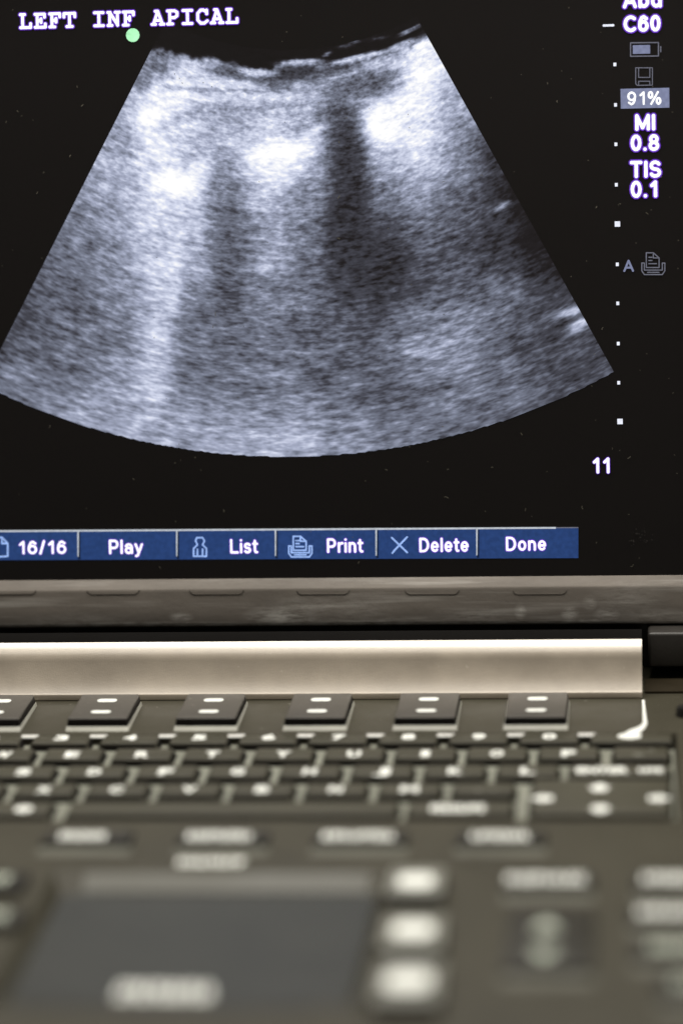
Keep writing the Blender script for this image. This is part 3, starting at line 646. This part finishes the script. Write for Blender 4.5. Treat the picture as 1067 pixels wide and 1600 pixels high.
# number row: top from 2.1 mm behind to 3.9 mm before the legend
for i, ch in enumerate('1234567890'):
    x = rowx['n']+W*(i-2); k_ = key(x, yn-.0008, KW, .0061); legend(k_, ch, x, yn, 0, lw(ch), .0036, bold=.05)
kx0, kx1 = rowx['n']+W*8-KW/2, .0032
k_ = key((kx0+kx1)/2, yn-.0009, kx1-kx0, .0060)
p = deck(983, 1150.5); obj_py('legend', [(.0029*math.cos(t), .0024*math.sin(t), 0) for t in [math.tau*i/18 for i in range(18)]], [tuple(range(18))], M_print, k_, (p.x, p.y, .0001))
def row(name, letters, first, r, x_off=0):
    y = yn-D*r
    for i, ch in enumerate(letters):
        x = rowx[name]+W*(i+first)
        if name == 'z' and ch in ',':
            k_ = key(x, y+.0010, KW, .0083); legend(k_, ',', x-.0012, y+.0004, 0, .0008, .0022, M_dim); legend(k_, '.', x+.0022, y+.0004, 0, .0010, .0022, M_dim); continue
        k_ = key(x, y+.0010, KW, .0083); legend(k_, ch, x, y, 0, lw(ch), .0040, bold=.05)
row('q', 'QWERTYUIOP', -2, 1); row('a', 'ASDFGHJKL', -1, 2); row('z', 'ZXCVBNM,', -1, 3)
# wide keys at the row ends
def wide(px0, px1, y, d=.0083, dy=.0010):
    a = deck(px0, 0+YPX(y)).x; b = deck(px1, YPX(y)).x
    return key((a+b)/2, y+dy, b-a, d)
def YPX(y):                        # photo row of a deck distance (near x = 533)
    P = Vector((-.04, y, 0))-CPOS; return 800-FPX*P.dot(CU)/P.dot(CF)
y1 = yn-D; k_ = wide(960, 1042, y1); p = deck(997, 1179); blocks(k_, 2, p.x, p.y, 0, .0022, .0014, M_dim, 2); p = deck(1016, 1172); legend(k_, 'o', p.x, p.y, 0, .0014, .0022, M_dim, .0)
y2 = yn-2*D; k_ = wide(893, 1043, y2); p = deck(940, 1203.5); legend(k_, 'ENTER', p.x, p.y, 0, .0115, .0038, bold=.05); p = deck(1016, 1203.5); blocks(k_, 3, p.x, p.y, 0, .0060, .0034, seed=9)
x = rowx['q']-W*3.0; key(x-.002, y1+.0010, KW+.001, .0083); x = rowx['a']-W*2; key(x-.0040, y2+.0010, KW+.006, .0083); x = rowx['z']-W*2; key(x-.0085, yn-3*D+.0010, KW+.012, .0083)
y4 = yn-4*D
k_ = wide(-88, 78, y4, .0092, .0006); p = deck(38.5, 1262.5); legend(k_, 'o', p.x, p.y, 0, .0030, .0046, M_print, .09)
k_ = wide(109, 618, y4, .0092, .0006); k_.name = 'space_bar'
k_ = wide(640, 798, y4, .0092, .0006); p = deck(715, 1263); blocks(k_, 6, p.x, p.y, 0, .0124, .0046, seed=12)
# arrow pad
ya, yb = deck(935, 1271).y, deck(935, 1217).y; xa, xb = deck(832, 1245).x, deck(1044, 1245).x
pad = key((xa+xb)/2, (ya+yb)/2, xb-xa, yb-ya, name='arrow_pad')
for (x, y, rot) in ((848, 1247.5, 90), (936, 1231, 0), (937, 1264, 180), (1028, 1247.5, -90)):
    p = deck(x, y); tri = []
    for (a, b) in ((-.0017, -.0022), (.0017, -.0022), (.0017, -.0002), (.0027, -.0002), (0, .0030), (-.0027, -.0002), (-.0017, -.0002)):
        t = math.radians(rot); tri.append((a*math.cos(t)-b*math.sin(t), a*math.sin(t)+b*math.cos(t), 0))
    obj_py('arrow', tri, [tuple(range(7))], M_print, pad, (p.x, p.y, .00006))

# glints of the tray's rounded back rim, put into its pale colour, between the keys of the number row
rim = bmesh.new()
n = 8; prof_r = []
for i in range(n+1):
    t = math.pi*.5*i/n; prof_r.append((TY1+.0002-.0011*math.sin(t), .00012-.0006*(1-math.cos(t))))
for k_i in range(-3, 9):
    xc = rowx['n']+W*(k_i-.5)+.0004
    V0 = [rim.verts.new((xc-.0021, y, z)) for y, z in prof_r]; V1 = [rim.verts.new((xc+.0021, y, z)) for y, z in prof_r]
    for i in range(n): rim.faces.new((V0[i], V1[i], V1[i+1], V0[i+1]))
M_rim_glint = plastic('pale_rim_glint', (.62, .62, .58), .22, 900, .02, .8, .05)
o = obj_bm('tray_rim_glint', rim, M_rim_glint, root); smooth_by_angle(o, 60)

# ---- soft keys under the screen --------------------------------------------------
WF = .026918; FX0 = -.137122; ZF = .0030
yf, ybk = deck(495, 1121, ZF).y, deck(500, 1083.5, ZF).y
fw = .0146; fcy = (yf+ybk)/2; fd = ybk-yf; ymid = deck(497, 1103, ZF).y-fcy
def soft_key_bm():
    bm = bmesh.new()
    prof_k = [(-fd/2-.0002, -.0020), (-fd/2, 0), (ymid, -.00025), (fd/2, .00012), (fd/2+.0002, -.0020)]
    A = [bm.verts.new((-fw/2-(.0003 if z < -.001 else 0), y, z)) for y, z in prof_k]; B = [bm.verts.new((fw/2+(.0003 if z < -.001 else 0), y, z)) for y, z in prof_k]
    for i in range(4): bm.faces.new((A[i], B[i], B[i+1], A[i+1]))
    bm.faces.new((A[4], B[4], B[0], A[0])); bm.faces.new(A); bm.faces.new(B[::-1])
    es = [e for e in bm.edges if max(v.co.z for v in e.verts) > -.001 and not (abs(e.verts[0].co.y-ymid) < 1e-5 and abs(e.verts[1].co.y-ymid) < 1e-5)]
    bmesh.ops.bevel(bm, geom=es, offset=.0004, segments=3, profile=.5, affect='EDGES')
    bmesh.ops.recalc_face_normals(bm, faces=bm.faces[:])
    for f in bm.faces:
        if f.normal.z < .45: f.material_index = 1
    return bm
sk = None
for i in range(6):
    x = FX0+WF*(i-1)
    if sk is None:
        sk = obj_bm('soft_key', soft_key_bm(), M_side, root, (x, fcy, ZF)); smooth_by_angle(sk, 30); sk.data.materials.append(M_skirt)
        bars = bmesh.new()
        for yy in (.762278-fcy, .752691-fcy):
            L, h, q = .0016, .00130, 6
            ring = [(s*(L)+.0009*math.cos(t)*s, yy+h*math.sin(t)) for s, ts in ((1, [-math.pi/2+math.pi*i/q for i in range(q+1)]), (-1, [math.pi/2-math.pi*i/q for i in range(q+1)])) for t in ts]
            zz = (lambda y: -.00025+(y-ymid)*(.00037/(fd/2-ymid)) if y > ymid else -.00025*(y+fd/2)/(ymid+fd/2))
            bars.faces.new([bars.verts.new((a, b, zz(b)+.00010)) for a, b in ring])
        lg = obj_bm('legend', bars, M_print, sk, (x, fcy, ZF))
        fl = obj_bm('flange', frustum_bm(fw+.0008, fd+.0004, .00102, .0002, .0011, .0002, .0002, 2), M_flange_lit, sk, (x, fcy, .00104)); smooth_by_angle(fl, 30)
    else:
        c = sk.copy(); COL.objects.link(c); c.location.x = x; attach(c, root)
        for s in (lg, fl):
            d = s.copy(); COL.objects.link(d); d.location.x = x; attach(d, c)

# highlight painted as a white strip, leading from the hinge to the corner key
pts = [deck(*q) for q in ((1004.3, 1094), (1005.2, 1108), (1006.6, 1124), (1007, 1130), (1004.5, 1134.5), (999, 1138.5), (992, 1142), (986, 1147))]
wid = [.00065, .0007, .0009, .0010, .0013, .0022, .0030, .0034]
vs, fs = [], []
for i, p in enumerate(pts):
    t = (pts[min(i+1, len(pts)-1)]-pts[max(i-1, 0)]).normalized(); nrm = Vector((-t.y, t.x, 0)); vs += [p+nrm*wid[i]/2+Vector((0, 0, .00008)), p-nrm*wid[i]/2+Vector((0, 0, .00008))]
    if i: fs.append((2*i-2, 2*i-1, 2*i+1, 2*i))
obj_py('highlight_line', vs, fs, M_print, root)
p = deck(1062, 1112, .001)
bm = bmesh.new(); bmesh.ops.create_cone(bm, cap_ends=True, segments=24, radius1=.0024, radius2=.0021, depth=.0024); bmesh.ops.bevel(bm, geom=bm.edges[:], offset=.0003, segments=2, affect='EDGES')
o = obj_bm('rubber_stud', bm, M_dark, root, (p.x+.0012, p.y, .0012)); smooth_by_angle(o, 40)

# ---- control buttons in front of the keyboard -------------------------------------
def control(px0, px1, pyf, pyb, h=.0019, flange=True, name='control_button', m=None):
    z = h; P = deck(px0, pyf, z); Q = deck(px1, pyf, z); yb_ = deck((px0+px1)/2, pyb, z).y
    w, d = Q.x-P.x, yb_-P.y; cx, cy = (P.x+Q.x)/2, (P.y+yb_)/2
    o = obj_bm(name, frustum_bm(w, d, h*.75 if flange else h-.0002, .0003, .0003, .0003, .0004, skirt=True), m or M_ctrl, root, (cx, cy, h)); smooth_by_angle(o, 30); o.data.materials.append(M_skirt)
    if flange:
        f = obj_bm('flange', frustum_bm(w+.0004, d+.0006, h*.27, .0003, .0040, .0002, .0002, 2), M_ledge, o, (cx, cy, h*.27+.00002)); smooth_by_angle(f, 30)
    return o, h
for (a, b, lx, lwid, n, sd) in ((64, 202, 130, 74, 5, 21), (277, 416, 343, 102, 7, 22), (489, 634, 560, 112, 6, 23), (713, 850, 781, 90, 5, 24)):
    o, h = control(a, b, 1313.5, 1297); p = deck(lx, 1306, h)
    blocks(o, n, p.x, p.y, h, lwid/7050., .0046, seed=sd)
p = deck(330, 1347); blocks(root, 6, p.x, p.y, 0, 108/7300., .0040, seed=30).name = 'printed_word'
o, h = control(786, 925, 1385, 1360); p = deck(852, 1373, h); blocks(o, 6, p.x, p.y, h, 122/7400., .0048, M_print, 31)
M_cap = plastic('pale_button_plastic', (.20, .20, .17), .45, 1200, .1, .5, .1)
# three pale-faced buttons beside the trackpad
for (cx, yb_, yf_, w, q) in ((645, 1356, 1397, 88, (1363, 1389)), (640, 1428, 1479, 96, (1437, 1467)), (631, 1500, 1564, 104, (1512, 1551))):
    o, h = control(cx-w/2, cx+w/2, yf_, yb_, .0030, False, 'trackpad_button', M_cap); 
    A = deck(cx-w*.44, q[1], h); B = deck(cx+w*.44, q[0], h); A.x, B.x = min(A.x, B.x), max(A.x, B.x)
    cxm, cym = o.location.x, (A.y+B.y)/2; ww = w*.66/7900.; hh = (B.y-A.y)*.78; n = 20
    obj_py('legend', [(ww/2*math.copysign(abs(math.cos(t))**.6, math.cos(t)), hh/2*math.copysign(abs(math.sin(t))**.6, math.sin(t)), 0) for t in [math.tau*i/n for i in range(n)]], [tuple(range(n))], M_print, o, (cxm, cym, h+.00006))
# rocker with an up and a down mark
o, h = control(786, 922, 1512, 1418, .0018, True, 'rocker_button')
for (x, y, s) in ((853, 1447, 1), (850, 1489, -1)):
    p = deck(x, y, h); r = .0032
    obj_py('arrow', [(-r, -r*.7*s, 0), (r, -r*.7*s, 0), (r*.25, r*s, 0), (-r*.25, r*s, 0)][::s], [(0, 1, 2, 3)], M_print2, o, (p.x, p.y, h+.00006))
# right-hand column, cut by the picture's edge, and left-hand pair
for (a, b, yb_, yf_, lx, ly, lwid, mm) in ((990, 1120, 1360, 1385, 1050, 1372, 94, M_print), (984, 1118, 1410, 1437, 1046, 1424, 98, M_print), (990, 1122, 1463, 1492, 1062, 1478, 90, M_print2), (1030, 1150, 1515, 1555, 1098, 1535, 84, M_print2)):
    o, h = control(a, b, yf_, yb_); p = deck(lx, ly, h); blocks(o, 5, p.x, p.y, h, lwid/7500., .0050, mm, int(a+yb_))
for (a, b, yb_, yf_, lx, ly, lwid) in ((-110, 32, 1360, 1386, -38, 1373, 112), (-118, 26, 1416, 1443, -42, 1430, 112)):
    o, h = control(a, b, yf_, yb_, flange=False); p = deck(lx, ly, h); blocks(o, 6, p.x, p.y, h, lwid/7500., .0050, M_print2, int(b+yb_))
# trackpad surface and its printed word
tp = obj_bm('trackpad', box_bm(PX0+.0028, PX1-.0028, PY0+.0028, TPY1-.0070, -.0034-.0006, -.0030), M_pad, root)
p = deck(258, 1550, -.003); blocks(tp, 6, p.x, p.y, -.0030, 165/8600., .0078, seed=50)
for nm, xa_, xb_, yy in (('split_line', 30, 486, 1573),):
    A = deck(xa_, yy); B = deck(xb_, yy)
    obj_bm(nm, box_bm(A.x, B.x, A.y-.0008, A.y+.0008, -.0002, .0001), M_dark, root)
ra, rb = PX0+.0070, PX1-.0046
obj_py('trackpad_lit_slope', [(ra, TPY1-.0062, -.0029), (rb, TPY1-.0062, -.0029), (rb, TPY1-.0008, -.0002), (ra, TPY1-.0008, -.0002)], [(0, 1, 2, 3)], M_padlit, root)  # pale strip added for the lit back slope of the trackpad well
bpy.context.view_layer.update()
